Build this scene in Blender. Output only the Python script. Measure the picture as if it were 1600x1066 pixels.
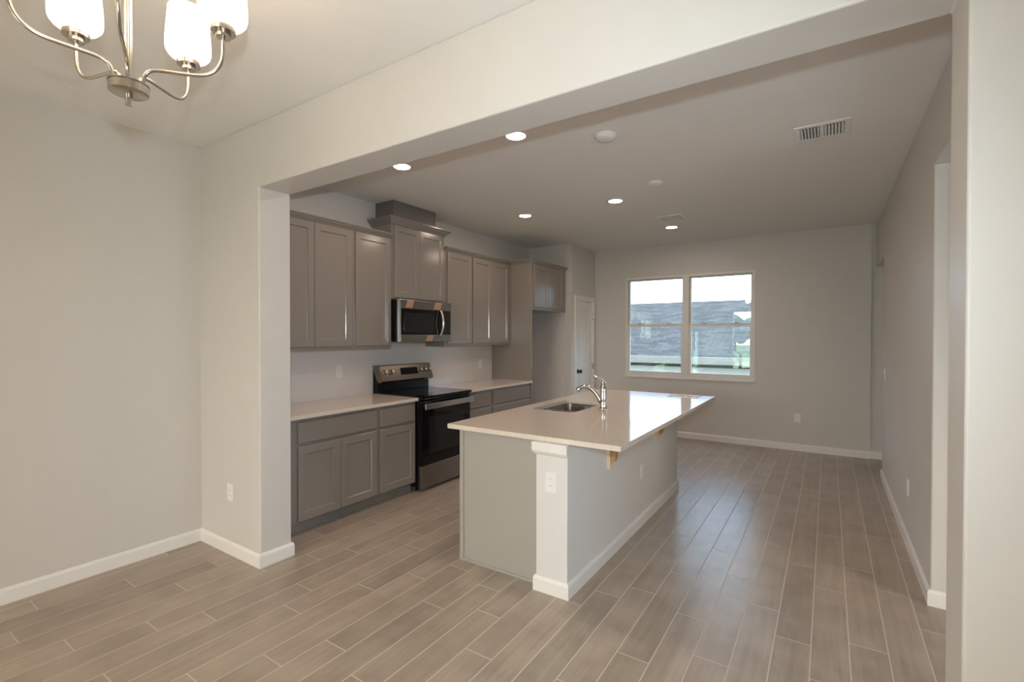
import bpy, math, random
from math import sin, cos, pi, radians, sqrt
from mathutils import Vector, Matrix

scene = bpy.context.scene
col = scene.collection
for ob in list(bpy.data.objects):
    bpy.data.objects.remove(ob)

# ------------------------------------------------------------------ camera
cam_data = bpy.data.cameras.new('camera')
cam_data.sensor_width = 36.0
cam_data.lens = 753.4 / 1600.0 * 36.0
cam_data.clip_start = 0.02
cam_data.clip_end = 300
camera = bpy.data.objects.new('camera', cam_data)
col.objects.link(camera)
YAW, PITCH, ROLL = -0.5807, -0.0108, 0.0009
fwd = Vector((sin(YAW) * cos(PITCH), cos(YAW) * cos(PITCH), sin(PITCH)))
rt0 = Vector((cos(YAW), -sin(YAW), 0))
up0 = rt0.cross(fwd)
rt = rt0 * cos(ROLL) + up0 * sin(ROLL)
up = -rt0 * sin(ROLL) + up0 * cos(ROLL)
M = Matrix((rt, up, -fwd)).transposed().to_4x4()
M.translation = (0, 0, 1.51)
camera.matrix_world = M
scene.camera = camera

# ------------------------------------------------------------------ world, exposure
world = bpy.data.worlds.new('overcast_sky')
scene.world = world
world.use_nodes = True
wn, wl = world.node_tree.nodes, world.node_tree.links
wn.clear()
wo = wn.new('ShaderNodeOutputWorld')
wb = wn.new('ShaderNodeBackground')
wr = wn.new('ShaderNodeValToRGB')
wt = wn.new('ShaderNodeTexCoord')
ws = wn.new('ShaderNodeSeparateXYZ')
wm = wn.new('ShaderNodeMapRange')
wl.new(wt.outputs['Generated'], ws.inputs[0])
wl.new(ws.outputs['Y'], wm.inputs['Value'])
wm.inputs['From Min'].default_value = -1
wm.inputs['From Max'].default_value = 1
wl.new(wm.outputs[0], wr.inputs[0])
# hazy evening sky: brighter towards the low sun behind the camera
wr.color_ramp.elements[0].position = 0.30
wr.color_ramp.elements[0].color = (1.0, 0.93, 0.80, 1)
wr.color_ramp.elements[1].position = 0.70
wr.color_ramp.elements[1].color = (0.84, 1.02, 1.28, 1)
mid = wr.color_ramp.elements.new(0.50)
mid.color = (0.78, 0.84, 0.92, 1)
wl.new(wr.outputs[0], wb.inputs['Color'])
wb.inputs['Strength'].default_value = 10.6
wl.new(wb.outputs[0], wo.inputs['Surface'])

scene.view_settings.view_transform = 'Standard'
scene.view_settings.look = 'None'
scene.view_settings.gamma = 1.0
scene.view_settings.exposure = 0.04
scene.view_settings.use_curve_mapping = False
try:
    scene.cycles.use_denoising = True
    scene.cycles.max_bounces = 12
    scene.cycles.diffuse_bounces = 6
    scene.cycles.glossy_bounces = 6
    scene.cycles.transparent_max_bounces = 12
    scene.cycles.sample_clamp_indirect = 6.0
    scene.cycles.caustics_reflective = False
    scene.cycles.caustics_refractive = False
except Exception:
    pass

# the photographer's flash, on the camera's shoe 17 cm above the lens
fl = bpy.data.lights.new('camera_flash', 'SPOT')
fl.energy = 152.0
fl.color = (0.76, 0.88, 0.96)
fl.spot_size = radians(127)
fl.spot_blend = 0.9
fl.shadow_soft_size = 0.022
flo = bpy.data.objects.new('camera_flash', fl)
col.objects.link(flo)
FM = M.copy()
FM.translation = (0.0, 0.0, 1.68)
flo.matrix_world = FM

# ------------------------------------------------------------------ materials
def nt(name):
    m = bpy.data.materials.new(name)
    m.use_nodes = True
    return m, m.node_tree.nodes, m.node_tree.links, m.node_tree.nodes['Principled BSDF']

def mat(name, c, rough=0.5, metal=0.0, spec=0.5, bump=0.0, bscale=200.0, vary=0.0, vscale=8.0, coat=0.0):
    m, n, l, p = nt(name)
    p.inputs['Base Color'].default_value = (*c, 1)
    p.inputs['Roughness'].default_value = rough
    p.inputs['Metallic'].default_value = metal
    p.inputs['Specular IOR Level'].default_value = spec
    p.inputs['Coat Weight'].default_value = coat
    tc = n.new('ShaderNodeTexCoord')
    if bump:
        no = n.new('ShaderNodeTexNoise')
        no.inputs['Scale'].default_value = bscale
        no.inputs['Detail'].default_value = 3
        l.new(tc.outputs['Object'], no.inputs['Vector'])
        b = n.new('ShaderNodeBump')
        b.inputs['Strength'].default_value = bump
        b.inputs['Distance'].default_value = 0.002
        l.new(no.outputs['Fac'], b.inputs['Height'])
        l.new(b.outputs['Normal'], p.inputs['Normal'])
    no = n.new('ShaderNodeTexNoise')
    no.inputs['Scale'].default_value = vscale
    no.inputs['Detail'].default_value = 4
    l.new(tc.outputs['Object'], no.inputs['Vector'])
    mr = n.new('ShaderNodeMapRange')
    v = vary if vary else 0.02
    mr.inputs['To Min'].default_value = 1 - v
    mr.inputs['To Max'].default_value = 1 + v
    l.new(no.outputs['Fac'], mr.inputs['Value'])
    mx = n.new('ShaderNodeMix')
    mx.data_type = 'RGBA'
    mx.blend_type = 'MULTIPLY'
    mx.inputs[0].default_value = 1.0
    mx.inputs[6].default_value = (*c, 1)
    l.new(mr.outputs[0], mx.inputs[7])
    l.new(mx.outputs[2], p.inputs['Base Color'])
    return m

def emis(name, c, s):
    m, n, l, p = nt(name)
    p.inputs['Base Color'].default_value = (0.9, 0.9, 0.88, 1)
    p.inputs['Emission Color'].default_value = (*c, 1)
    p.inputs['Emission Strength'].default_value = s
    p.inputs['Roughness'].default_value = 0.3
    return m

WALL = mat('wall_paint', (0.63, 0.60, 0.565), 0.44, 0, 0.35, 0.10, 260)
CEIL = mat('ceiling_paint', (0.80, 0.78, 0.755), 0.85, 0, 0.2, 0.25, 160)
TRIM = mat('white_trim_paint', (0.80, 0.78, 0.75), 0.24)
CAB = mat('taupe_cabinet_paint', (0.265, 0.234, 0.208), 0.17, 0, 0.6)
DUCT = mat('dark_taupe', (0.17, 0.15, 0.132), 0.4)  # duct cover set darker than the cabinets below it
ISLE = mat('island_panel_paint', (0.385, 0.36, 0.32), 0.42)
CABDK = mat('cabinet_toe_kick', (0.25, 0.23, 0.205), 0.5)
HALF = mat('half_wall_paint', (0.70, 0.69, 0.67), 0.5, 0, 0.4, 0.08, 260)
CHROME = mat('chrome', (0.82, 0.81, 0.79), 0.09, 1.0)
NICKEL = mat('brushed_nickel', (0.52, 0.47, 0.41), 0.27, 1.0)
BLACK = mat('black_enamel', (0.005, 0.005, 0.006), 0.3, 0, 0.25)
RING = mat('grey_burner_marking', (0.03, 0.03, 0.03), 0.2)
BGLASS = mat('black_glass', (0.004, 0.004, 0.005), 0.05, 0, 0.4)
DARKGLASS = mat('dark_microwave_window', (0.012, 0.013, 0.014), 0.10)
BRONZE = mat('dark_bronze', (0.03, 0.026, 0.022), 0.35, 0.8)
PLATE = mat('white_plastic', (0.80, 0.79, 0.77), 0.35)
SLOT = mat('dark_slot', (0.03, 0.03, 0.03), 0.6)
VENTM = mat('white_vent_enamel', (0.76, 0.76, 0.74), 0.45)
CREAM = mat('cream_primed_wood', (0.72, 0.62, 0.46), 0.6, vary=0.06)
PAPER = mat('white_paper', (0.82, 0.80, 0.77), 0.7)
INK = mat('grey_ink', (0.22, 0.20, 0.19), 0.8)
TANSTRIP = mat('tan_strip_surface', (0.40, 0.24, 0.145), 0.3)
VINYL = mat('white_vinyl', (0.74, 0.73, 0.71), 0.4)
GUTTER = mat('pale_gutter_metal', (0.20, 0.222, 0.26), 0.5)
STUCCO = mat('grey_blue_stucco', (0.42, 0.47, 0.56), 0.9, bump=0.3)
SHADOWGAP = mat('soffit_shadow', (0.02, 0.022, 0.026), 0.8)  # near-black colour holds the shade under the gutter
LAWN = mat('lawn_green', (0.15, 0.19, 0.06), 0.95, vary=0.25, vscale=1.0)
LEAF = mat('tree_leaves', (0.04, 0.075, 0.035), 0.9, vary=0.5, vscale=3.0)
BARK = mat('tree_bark', (0.09, 0.07, 0.05), 0.9, vary=0.3)
CANLENS = emis('recessed_lens', (1.0, 0.77, 0.62), 146.0)

# brushed stainless steel: fine streaks along the width of the appliance
def stainless():
    m, n, l, p = nt('stainless_steel')
    p.inputs['Metallic'].default_value = 1.0
    p.inputs['Base Color'].default_value = (0.34, 0.31, 0.28, 1)
    tc = n.new('ShaderNodeTexCoord')
    mp = n.new('ShaderNodeMapping')
    mp.inputs['Scale'].default_value = (2, 2, 90)
    no = n.new('ShaderNodeTexNoise')
    no.inputs['Scale'].default_value = 1.0
    l.new(tc.outputs['Object'], mp.inputs[0])
    l.new(mp.outputs[0], no.inputs['Vector'])
    mr = n.new('ShaderNodeMapRange')
    mr.inputs['To Min'].default_value = 0.22
    mr.inputs['To Max'].default_value = 0.27
    l.new(no.outputs['Fac'], mr.inputs['Value'])
    l.new(mr.outputs[0], p.inputs['Roughness'])
    return m
STEEL = stainless()
BRIGHTSTEEL = mat('polished_stainless', (0.66, 0.65, 0.63), 0.22, 1.0)
SLATE = mat('dark_stainless', (0.23, 0.205, 0.175), 0.24, 1.0)

def quartz():
    m, n, l, p = nt('white_quartz')
    tc = n.new('ShaderNodeTexCoord')
    no = n.new('ShaderNodeTexNoise')
    no.inputs['Scale'].default_value = 220
    no.inputs['Detail'].default_value = 2
    l.new(tc.outputs['Object'], no.inputs['Vector'])
    r = n.new('ShaderNodeValToRGB')
    r.color_ramp.elements[0].position = 0.30
    r.color_ramp.elements[0].color = (0.61, 0.525, 0.44, 1)
    r.color_ramp.elements[1].position = 0.55
    r.color_ramp.elements[1].color = (0.74, 0.66, 0.575, 1)
    l.new(no.outputs['Fac'], r.inputs[0])
    l.new(r.outputs[0], p.inputs['Base Color'])
    p.inputs['Roughness'].default_value = 0.09
    p.inputs['Specular IOR Level'].default_value = 0.55
    return m
QUARTZ = quartz()

def plank_mat():
    m, n, l, p = nt('wood_look_tile')
    tc = n.new('ShaderNodeTexCoord')
    at = n.new('ShaderNodeAttribute')
    at.attribute_name = 'plank_tone'
    mul = n.new('ShaderNodeVectorMath')
    mul.operation = 'SCALE'
    mul.inputs['Scale'].default_value = 37.0
    l.new(at.outputs['Vector'], mul.inputs[0])
    add = n.new('ShaderNodeVectorMath')
    add.operation = 'ADD'
    l.new(tc.outputs['Object'], add.inputs[0])
    l.new(mul.outputs[0], add.inputs[1])
    mp = n.new('ShaderNodeMapping')
    mp.inputs['Scale'].default_value = (30, 1.7, 30)
    l.new(add.outputs[0], mp.inputs[0])
    no = n.new('ShaderNodeTexNoise')
    no.inputs['Scale'].default_value = 1.0
    no.inputs['Detail'].default_value = 6
    no.inputs['Roughness'].default_value = 0.6
    no.inputs['Distortion'].default_value = 0.6
    l.new(mp.outputs[0], no.inputs['Vector'])
    no2 = n.new('ShaderNodeTexNoise')
    no2.inputs['Scale'].default_value = 5.0
    no2.inputs['Detail'].default_value = 3
    l.new(add.outputs[0], no2.inputs['Vector'])
    mixf = n.new('ShaderNodeMath')
    mixf.operation = 'ADD'
    l.new(no.outputs['Fac'], mixf.inputs[0])
    l.new(no2.outputs['Fac'], mixf.inputs[1])
    half = n.new('ShaderNodeMath')
    half.operation = 'MULTIPLY'
    half.inputs[1].default_value = 0.5
    l.new(mixf.outputs[0], half.inputs[0])
    r = n.new('ShaderNodeValToRGB')
    r.color_ramp.elements[0].position = 0.30
    r.color_ramp.elements[0].color = (0.300, 0.240, 0.186, 1)
    r.color_ramp.elements[1].position = 0.68
    r.color_ramp.elements[1].color = (0.470, 0.388, 0.308, 1)
    l.new(half.outputs[0], r.inputs[0])
    mr = n.new('ShaderNodeMapRange')
    mr.inputs['To Min'].default_value = 0.89
    mr.inputs['To Max'].default_value = 1.07
    l.new(at.outputs['Fac'], mr.inputs['Value'])
    mx = n.new('ShaderNodeMix')
    mx.data_type = 'RGBA'
    mx.blend_type = 'MULTIPLY'
    mx.inputs[0].default_value = 1.0
    l.new(r.outputs[0], mx.inputs[6])
    l.new(mr.outputs[0], mx.inputs[7])
    l.new(mx.outputs[2], p.inputs['Base Color'])
    p.inputs['Roughness'].default_value = 0.31
    p.inputs['Specular IOR Level'].default_value = 0.55
    b = n.new('ShaderNodeBump')
    b.inputs['Strength'].default_value = 0.12
    b.inputs['Distance'].default_value = 0.002
    l.new(no.outputs['Fac'], b.inputs['Height'])
    l.new(b.outputs['Normal'], p.inputs['Normal'])
    return m
PLANK = plank_mat()
GROUT = mat('light_grout', (0.70, 0.63, 0.55), 0.8)

def splash_mat():
    # glossy off-white tile, 30 x 10 cm, running bond, grout in the same tone
    m, n, l, p = nt('white_backsplash_tile')
    tc = n.new('ShaderNodeTexCoord')
    sp = n.new('ShaderNodeSeparateXYZ')
    cb = n.new('ShaderNodeCombineXYZ')
    l.new(tc.outputs['Object'], sp.inputs[0])
    l.new(sp.outputs['Y'], cb.inputs['X'])
    l.new(sp.outputs['Z'], cb.inputs['Y'])
    br = n.new('ShaderNodeTexBrick')
    br.inputs['Scale'].default_value = 1.0
    br.inputs['Mortar Size'].default_value = 0.0016
    br.inputs['Brick Width'].default_value = 0.305
    br.inputs['Row Height'].default_value = 0.102
    br.inputs['Color1'].default_value = (0.70, 0.66, 0.64, 1)
    br.inputs['Color2'].default_value = (0.73, 0.69, 0.67, 1)
    br.inputs['Mortar'].default_value = (0.64, 0.60, 0.58, 1)
    l.new(cb.outputs[0], br.inputs['Vector'])
    l.new(br.outputs['Color'], p.inputs['Base Color'])
    p.inputs['Roughness'].default_value = 0.22
    return m
SPLASH = splash_mat()

def shingle_mat():
    m, n, l, p = nt('grey_roof_shingles')
    tc = n.new('ShaderNodeTexCoord')
    br = n.new('ShaderNodeTexBrick')
    br.inputs['Scale'].default_value = 1.0
    br.inputs['Mortar Size'].default_value = 0.012
    br.inputs['Brick Width'].default_value = 0.33
    br.inputs['Row Height'].default_value = 0.15
    br.inputs['Color1'].default_value = (0.034, 0.038, 0.045, 1)
    br.inputs['Color2'].default_value = (0.078, 0.084, 0.096, 1)
    br.inputs['Mortar'].default_value = (0.022, 0.023, 0.026, 1)
    l.new(tc.outputs['Object'], br.inputs['Vector'])
    no = n.new('ShaderNodeTexNoise')
    no.inputs['Scale'].default_value = 2.2
    l.new(tc.outputs['Object'], no.inputs['Vector'])
    mr = n.new('ShaderNodeMapRange')
    mr.inputs['To Min'].default_value = 0.6
    mr.inputs['To Max'].default_value = 1.4
    l.new(no.outputs['Fac'], mr.inputs['Value'])
    mx = n.new('ShaderNodeMix')
    mx.data_type = 'RGBA'
    mx.blend_type = 'MULTIPLY'
    mx.inputs[0].default_value = 1.0
    l.new(br.outputs['Color'], mx.inputs[6])
    l.new(mr.outputs[0], mx.inputs[7])
    l.new(mx.outputs[2], p.inputs['Base Color'])
    p.inputs['Roughness'].default_value = 0.9
    return m
SHINGLE = shingle_mat()

def wood_mat():
    m, n, l, p = nt('raw_pine')
    tc = n.new('ShaderNodeTexCoord')
    mp = n.new('ShaderNodeMapping')
    mp.inputs['Scale'].default_value = (8, 60, 60)
    l.new(tc.outputs['Object'], mp.inputs[0])
    no = n.new('ShaderNodeTexNoise')
    no.inputs['Scale'].default_value = 1.0
    no.inputs['Detail'].default_value = 5
    l.new(mp.outputs[0], no.inputs['Vector'])
    r = n.new('ShaderNodeValToRGB')
    r.color_ramp.elements[0].position = 0.3
    r.color_ramp.elements[0].color = (0.42, 0.22, 0.075, 1)
    r.color_ramp.elements[1].position = 0.7
    r.color_ramp.elements[1].color = (0.62, 0.37, 0.15, 1)
    l.new(no.outputs['Fac'], r.inputs[0])
    l.new(r.outputs[0], p.inputs['Base Color'])
    p.inputs['Roughness'].default_value = 0.55
    return m
PINE = wood_mat()

def pane_mat():
    # thin coated double glazing: see-through with a green-tinted mirror image
    m, n, l, p = nt('window_glass')
    n.remove(p)
    out = [x for x in n if x.type == 'OUTPUT_MATERIAL'][0]
    t = n.new('ShaderNodeBsdfTransparent')
    t.inputs['Color'].default_value = (0.42, 0.47, 0.50, 1)
    g = n.new('ShaderNodeBsdfGlossy')
    g.inputs['Roughness'].default_value = 0.0
    g.inputs['Color'].default_value = (0.62, 1.0, 0.84, 1)
    f = n.new('ShaderNodeFresnel')
    f.inputs['IOR'].default_value = 2.1
    mx = n.new('ShaderNodeMixShader')
    l.new(f.outputs[0], mx.inputs[0])
    l.new(t.outputs[0], mx.inputs[1])
    l.new(g.outputs[0], mx.inputs[2])
    l.new(mx.outputs[0], out.inputs['Surface'])
    return m
PANE = pane_mat()

def shade_mat():
    # opal glass with a lamp inside: brightest round the bulb, softer at the base
    m, n, l, p = nt('lit_opal_glass')
    p.inputs['Base Color'].default_value = (0.9, 0.88, 0.82, 1)
    p.inputs['Roughness'].default_value = 0.25
    p.inputs['Emission Color'].default_value = (1.0, 0.78, 0.54, 1)
    p.inputs['Emission Strength'].default_value = 8.4
    return m
SHADE = shade_mat()
BULB = emis('lamp_bulb', (1.0, 0.78, 0.54), 180.0)

# ------------------------------------------------------------------ mesh helpers
ORG = {}

class MB:
    def __init__(s):
        s.v, s.f, s.m, s.sm = [], [], [], []
    def quad(s, pts, mi=0, smooth=False):
        b = len(s.v)
        s.v += [tuple(p) for p in pts]
        s.f.append(tuple(range(b, b + len(pts))))
        s.m.append(mi)
        s.sm.append(smooth)
    def box(s, x0, x1, y0, y1, z0, z1, mi=0):
        b = len(s.v)
        s.v += [(x0, y0, z0), (x1, y0, z0), (x1, y1, z0), (x0, y1, z0), (x0, y0, z1), (x1, y0, z1), (x1, y1, z1), (x0, y1, z1)]
        for q in ((3, 2, 1, 0), (4, 5, 6, 7), (0, 1, 5, 4), (1, 2, 6, 5), (2, 3, 7, 6), (3, 0, 4, 7)):
            s.f.append(tuple(b + i for i in q))
            s.m.append(mi)
            s.sm.append(False)
        return s
    def prism(s, prof, fn, a0, a1, mi=0, smooth=False):
        # prof: list of 2-D points, fn(u, v, a) -> xyz
        n = len(prof)
        b = len(s.v)
        s.v += [tuple(fn(u, w, a0)) for u, w in prof] + [tuple(fn(u, w, a1)) for u, w in prof]
        for i in range(n):
            j = (i + 1) % n
            s.f.append((b + i, b + j, b + n + j, b + n + i))
            s.m.append(mi)
            s.sm.append(smooth)
        s.f.append(tuple(b + i for i in reversed(range(n))))
        s.f.append(tuple(b + n + i for i in range(n)))
        s.m += [mi, mi]
        s.sm += [False, False]
        return s
    def lathe(s, prof, origin, seg=32, axis=(0, 0, 1), mi=0, caps=True, smooth=True):
        ax = Vector(axis).normalized()
        t = Vector((1, 0, 0)) if abs(ax.x) < 0.9 else Vector((0, 1, 0))
        u = ax.cross(t).normalized()
        w = ax.cross(u)
        o = Vector(origin)
        b = len(s.v)
        for r, h in prof:
            for k in range(seg):
                a = 2 * pi * k / seg
                s.v.append(tuple(o + ax * h + (u * cos(a) + w * sin(a)) * r))
        for i in range(len(prof) - 1):
            for k in range(seg):
                j = (k + 1) % seg
                s.f.append((b + i * seg + k, b + i * seg + j, b + (i + 1) * seg + j, b + (i + 1) * seg + k))
                s.m.append(mi)
                s.sm.append(smooth)
        if caps:
            if prof[0][0] > 1e-6:
                s.f.append(tuple(b + k for k in reversed(range(seg))))
                s.m.append(mi); s.sm.append(False)
            if prof[-1][0] > 1e-6:
                e = b + (len(prof) - 1) * seg
                s.f.append(tuple(e + k for k in range(seg)))
                s.m.append(mi); s.sm.append(False)
        return s
    def tube(s, pts, r, seg=12, mi=0):
        pts = [Vector(p) for p in pts]
        n = len(pts)
        rs = r if isinstance(r, (list, tuple)) else [r] * n
        b = len(s.v)
        prev = None
        for i, p in enumerate(pts):
            d = (pts[min(i + 1, n - 1)] - pts[max(i - 1, 0)]).normalized()
            if prev is None:
                t = Vector((0, 0, 1)) if abs(d.z) < 0.9 else Vector((1, 0, 0))
                u = d.cross(t).normalized()
            else:
                u = (prev - d * prev.dot(d)).normalized()
            prev = u
            w = d.cross(u)
            for k in range(seg):
                a = 2 * pi * k / seg
                s.v.append(tuple(p + (u * cos(a) + w * sin(a)) * rs[i]))
        for i in range(n - 1):
            for k in range(seg):
                j = (k + 1) % seg
                s.f.append((b + i * seg + k, b + i * seg + j, b + (i + 1) * seg + j, b + (i + 1) * seg + k))
                s.m.append(mi); s.sm.append(True)
        s.f.append(tuple(b + k for k in reversed(range(seg))))
        s.f.append(tuple(b + (n - 1) * seg + k for k in range(seg)))
        s.m += [mi, mi]; s.sm += [False, False]
        return s
    def build(s, name, mats, parent=None, bevel=0.0, bseg=2, origin=None):
        if not isinstance(mats, (list, tuple)):
            mats = [mats]
        if parent is not None:
            o = ORG[parent.name]
        else:
            o = Vector(origin) if origin else Vector((0, 0, 0))
        me = bpy.data.meshes.new(name)
        me.from_pydata([tuple(Vector(p) - o) for p in s.v], [], s.f)
        for mm in mats:
            me.materials.append(mm)
        for pl, mi, sm in zip(me.polygons, s.m, s.sm):
            pl.material_index = mi
            pl.use_smooth = sm
        me.validate()
        import bmesh
        bm = bmesh.new()
        bm.from_mesh(me)
        bmesh.ops.recalc_face_normals(bm, faces=bm.faces)
        for e in bm.edges:
            if len(e.link_faces) == 2 and e.calc_face_angle(0) > radians(38):
                e.smooth = False
        bm.to_mesh(me)
        bm.free()
        ob = bpy.data.objects.new(name, me)
        col.objects.link(ob)
        if parent is not None:
            ob.parent = parent
        else:
            ob.location = o
        ORG[ob.name] = o.copy()
        if bevel:
            bv = ob.modifiers.new('edge', 'BEVEL')
            bv.width = bevel
            bv.segments = bseg
            bv.limit_method = 'ANGLE'
            bv.angle_limit = radians(40)
            bv.harden_normals = False
        return ob

def tag(o, label=None, cat=None, group=None, kind=None):
    if label: o['label'] = label
    if cat: o['category'] = cat
    if group: o['group'] = group
    if kind: o['kind'] = kind
    return o

def thing(name, loc, label, cat, group=None):
    o = bpy.data.objects.new(name, None)
    o.empty_display_size = 0.1
    col.objects.link(o)
    o.location = loc
    ORG[o.name] = Vector(loc)
    return tag(o, label, cat, group)

def copy_thing(root, loc, label, group=None):
    r = root.copy()
    col.objects.link(r)
    r.location = loc
    r['label'] = label
    if group: r['group'] = group
    for ch in list(root.children):
        c = ch.copy()
        col.objects.link(c)
        c.parent = r
        for g in list(ch.children):
            d = g.copy()
            col.objects.link(d)
            d.parent = c
    return r

def struct(mb, name, mats, bevel=0.0, bseg=2, parent=None):
    o = mb.build(name, mats, parent, bevel, bseg)
    if parent is None:
        o['kind'] = 'structure'
    return o

def part(mb, name, mats, parent, bevel=0.0, bseg=2, label=None):
    o = mb.build(name, mats, parent, bevel, bseg)
    if label: o['label'] = label
    return o

# ------------------------------------------------------------------ dimensions
H = 2.884
XL, YW, YW2 = -3.865, 1.711, 1.928          # dining left wall, opening wall front and back
XP, XR, ZH = -3.0763, 0.301, 2.4696         # opening jambs and soffit
XK = -3.947                                  # kitchen left wall
YP, XPN = 6.4907, -3.2043                    # pantry front face, pantry side face
YB = 7.3608                                  # back wall
XRW, YE, YF, ZD = 0.487, 3.537, 6.459, 2.46  # right wall
REAR, EAST = -3.5, 2.0

# ------------------------------------------------------------------ floor of wood-look plank tile
def build_floor():
    random.seed(5)
    PX, L, G = 0.155, 0.937, 0.0054
    off = {-26: 1.461, -25: .776, -24: 1.167, -23: 1.574, -22: 1.317, -21: .767, -20: 1.055, -19: 1.262, -18: .785,
           -17: 1.545, -16: .990, -15: 1.25, -14: 1.48, -13: 2.005, -12: 1.388, -11: 2.107, -10: 1.812, -9: 1.52, -8: 2.652,
           -7: 2.806, -6: 2.19, -5: 2.68, -4: 2.365, -3: 3.0, -2: 2.75, -1: 3.42, 0: 2.88, 1: 3.58, 2: 3.218}
    x_lo, x_hi, y_lo, y_hi = -4.0, 2.05, -3.55, 7.5
    mb = MB()
    tones = []
    mb.quad([(x_lo, y_lo, -0.0012), (x_hi, y_lo, -0.0012), (x_hi, y_hi, -0.0012), (x_lo, y_hi, -0.0012)], 1)
    tones.append(0.5)
    mb.box(x_lo, x_hi, y_lo, y_hi, -0.15, -0.003, 1)
    tones += [0.5] * 6
    k0 = int(math.floor((x_lo - .094) / PX))
    k1 = int(math.ceil((x_hi - .094) / PX))
    for k in range(k0, k1):
        xa, xb = .094 + k * PX + G / 2, .094 + (k + 1) * PX - G / 2
        xa, xb = max(xa, x_lo), min(xb, x_hi)
        if xb - xa < .01: continue
        o = off.get(k, random.uniform(0, L))
        j = int(math.floor((y_lo - o) / L))
        while o + j * L < y_hi:
            ya, yb = max(o + j * L + G / 2, y_lo), min(o + (j + 1) * L - G / 2, y_hi)
            if yb - ya > .01:
                mb.quad([(xa, ya, 0), (xb, ya, 0), (xb, yb, 0), (xa, yb, 0)], 0)
                tones.append(random.random())
            j += 1
    me = bpy.data.meshes.new('floor')
    me.from_pydata(mb.v, [], mb.f)
    me.materials.append(PLANK)
    me.materials.append(GROUT)
    for pl, mi in zip(me.polygons, mb.m):
        pl.material_index = mi
    a = me.attributes.new('plank_tone', 'FLOAT', 'FACE')
    a.data.foreach_set('value', tones)
    ob = bpy.data.objects.new('floor', me)
    col.objects.link(ob)
    ob['kind'] = 'structure'
build_floor()

# ------------------------------------------------------------------ walls and ceiling
struct(MB().box(-4.2, 2.3, -3.8, 7.7, H, H + .12), 'ceiling', CEIL)
T = .12
# dining left wall, with a tall window near the far end behind the camera
wl_ = MB()
wl_.box(XL - T, XL, -2.45, YW, 0, H)
wl_.box(XL - T, XL, REAR, -3.25, 0, H)
wl_.box(XL - T, XL, -3.25, -2.45, 0, .13)
wl_.box(XL - T, XL, -3.25, -2.45, 1.70, H)
struct(wl_, 'wall_left', WALL)
# opening wall: left stub, header, right stub in one painted piece
wf = MB()
prof = [(-4.07, 0), (XP, 0), (XP, ZH), (XR, ZH), (XR, 0), (EAST, 0), (EAST, H), (-4.07, H)]
wf.prism(prof, lambda u, w, a: (u, a, w), YW, YW2)
struct(wf, 'wall_front', WALL, bevel=0.008, bseg=3)
struct(MB().box(XK - T, XK, YW2, YP + .1, 0, H), 'wall_kitchen', WALL)
wp = MB()
wp.box(XK - T, XPN - T, YP, YP + T, 0, H)
wp.prism([(YP, 0), (6.655, 0), (6.655, 2.065), (7.275, 2.065), (7.275, 0), (YB, 0), (YB, H), (YP, H)],
         lambda u, w, a: (a, u, w), XPN - T, XPN)
struct(wp, 'wall_pantry', WALL, bevel=0.006)
WX0, WX1, WZ0, WZ1 = -2.6795, -0.8409, 0.872, 2.4198
wb_ = MB()
wb_.box(XK - T, WX0, YB, YB + .16, 0, H)
wb_.box(WX1, .438, YB, YB + .16, 0, H)
wb_.box(WX0, WX1, YB, YB + .16, 0, WZ0)
wb_.box(WX0, WX1, YB, YB + .16, WZ1, H)
wb_.box(.438, EAST + T, YB + .035, YB + .16, 0, H)
struct(wb_, 'wall_back', WALL)
wr_ = MB()
wr_.prism([(YE, 0), (YF, 0), (YF, 2.36), (YB + .03, 2.36), (YB + .03, H), (YW2, H), (YW2, ZD), (YE, ZD)],
          lambda u, w, a: (a, u, w), XRW, XRW + T)
struct(wr_, 'wall_right', WALL, bevel=0.008, bseg=3)
we_ = MB()
ADDED_OPENINGS = [(2.20, 2.95, .20, 1.60)]     # unseen hall opening, added to bring daylight onto the half wall
ys = [REAR - T, 2.20, 2.95, YB + .16]
for a, b in zip(ys[0::2], ys[1::2]):
    we_.box(EAST, EAST + T, a, b, 0, H)
for a, b, c_, d in ADDED_OPENINGS:
    we_.box(EAST, EAST + T, a, b, 0, c_)
    we_.box(EAST, EAST + T, a, b, d, H)
struct(we_, 'wall_east', WALL)
wre = MB()
SX0, SX1, SZ1 = -2.83, -0.55, 2.40
wre.box(XL - T, SX0, REAR - T, REAR, 0, H)
wre.box(SX1, EAST, REAR - T, REAR, 0, H)
wre.box(SX0, SX1, REAR - T, REAR, SZ1, H)
struct(wre, 'wall_rear', WALL)

# baseboards with a stepped top edge
BT, BH = 0.014, 0.09
def bb_prof():
    return [(0, 0), (BT, 0), (BT, BH - .018), (BT - .004, BH - .008), (BT - .008, BH), (0, BH)]
def baseboard(name, paths):
    """each path is a polyline on the wall plane; the board lies on its left, with mitred corners"""
    mb = MB()
    prof = bb_prof()
    n = len(prof)
    for pts in paths:
        P = [Vector((x, y)) for x, y in pts]
        N = []
        for a, b in zip(P[:-1], P[1:]):
            d = (b - a).normalized()
            N.append(Vector((-d.y, d.x)))
        off = []
        for i in range(len(P)):
            if i == 0: off.append(N[0])
            elif i == len(P) - 1: off.append(N[-1])
            else:
                m = N[i - 1] + N[i]
                off.append(m / max(1e-6, m.dot(N[i])))
        def pos(i, u, w): return (P[i].x + off[i].x * u, P[i].y + off[i].y * u, w)
        for i in range(len(P) - 1):
            for k in range(n):
                j = (k + 1) % n
                mb.quad([pos(i, *prof[k]), pos(i, *prof[j]), pos(i + 1, *prof[j]), pos(i + 1, *prof[k])])
        mb.quad([pos(0, *p) for p in prof])
        mb.quad([pos(len(P) - 1, *p) for p in prof])
    struct(mb, name, TRIM)
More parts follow.
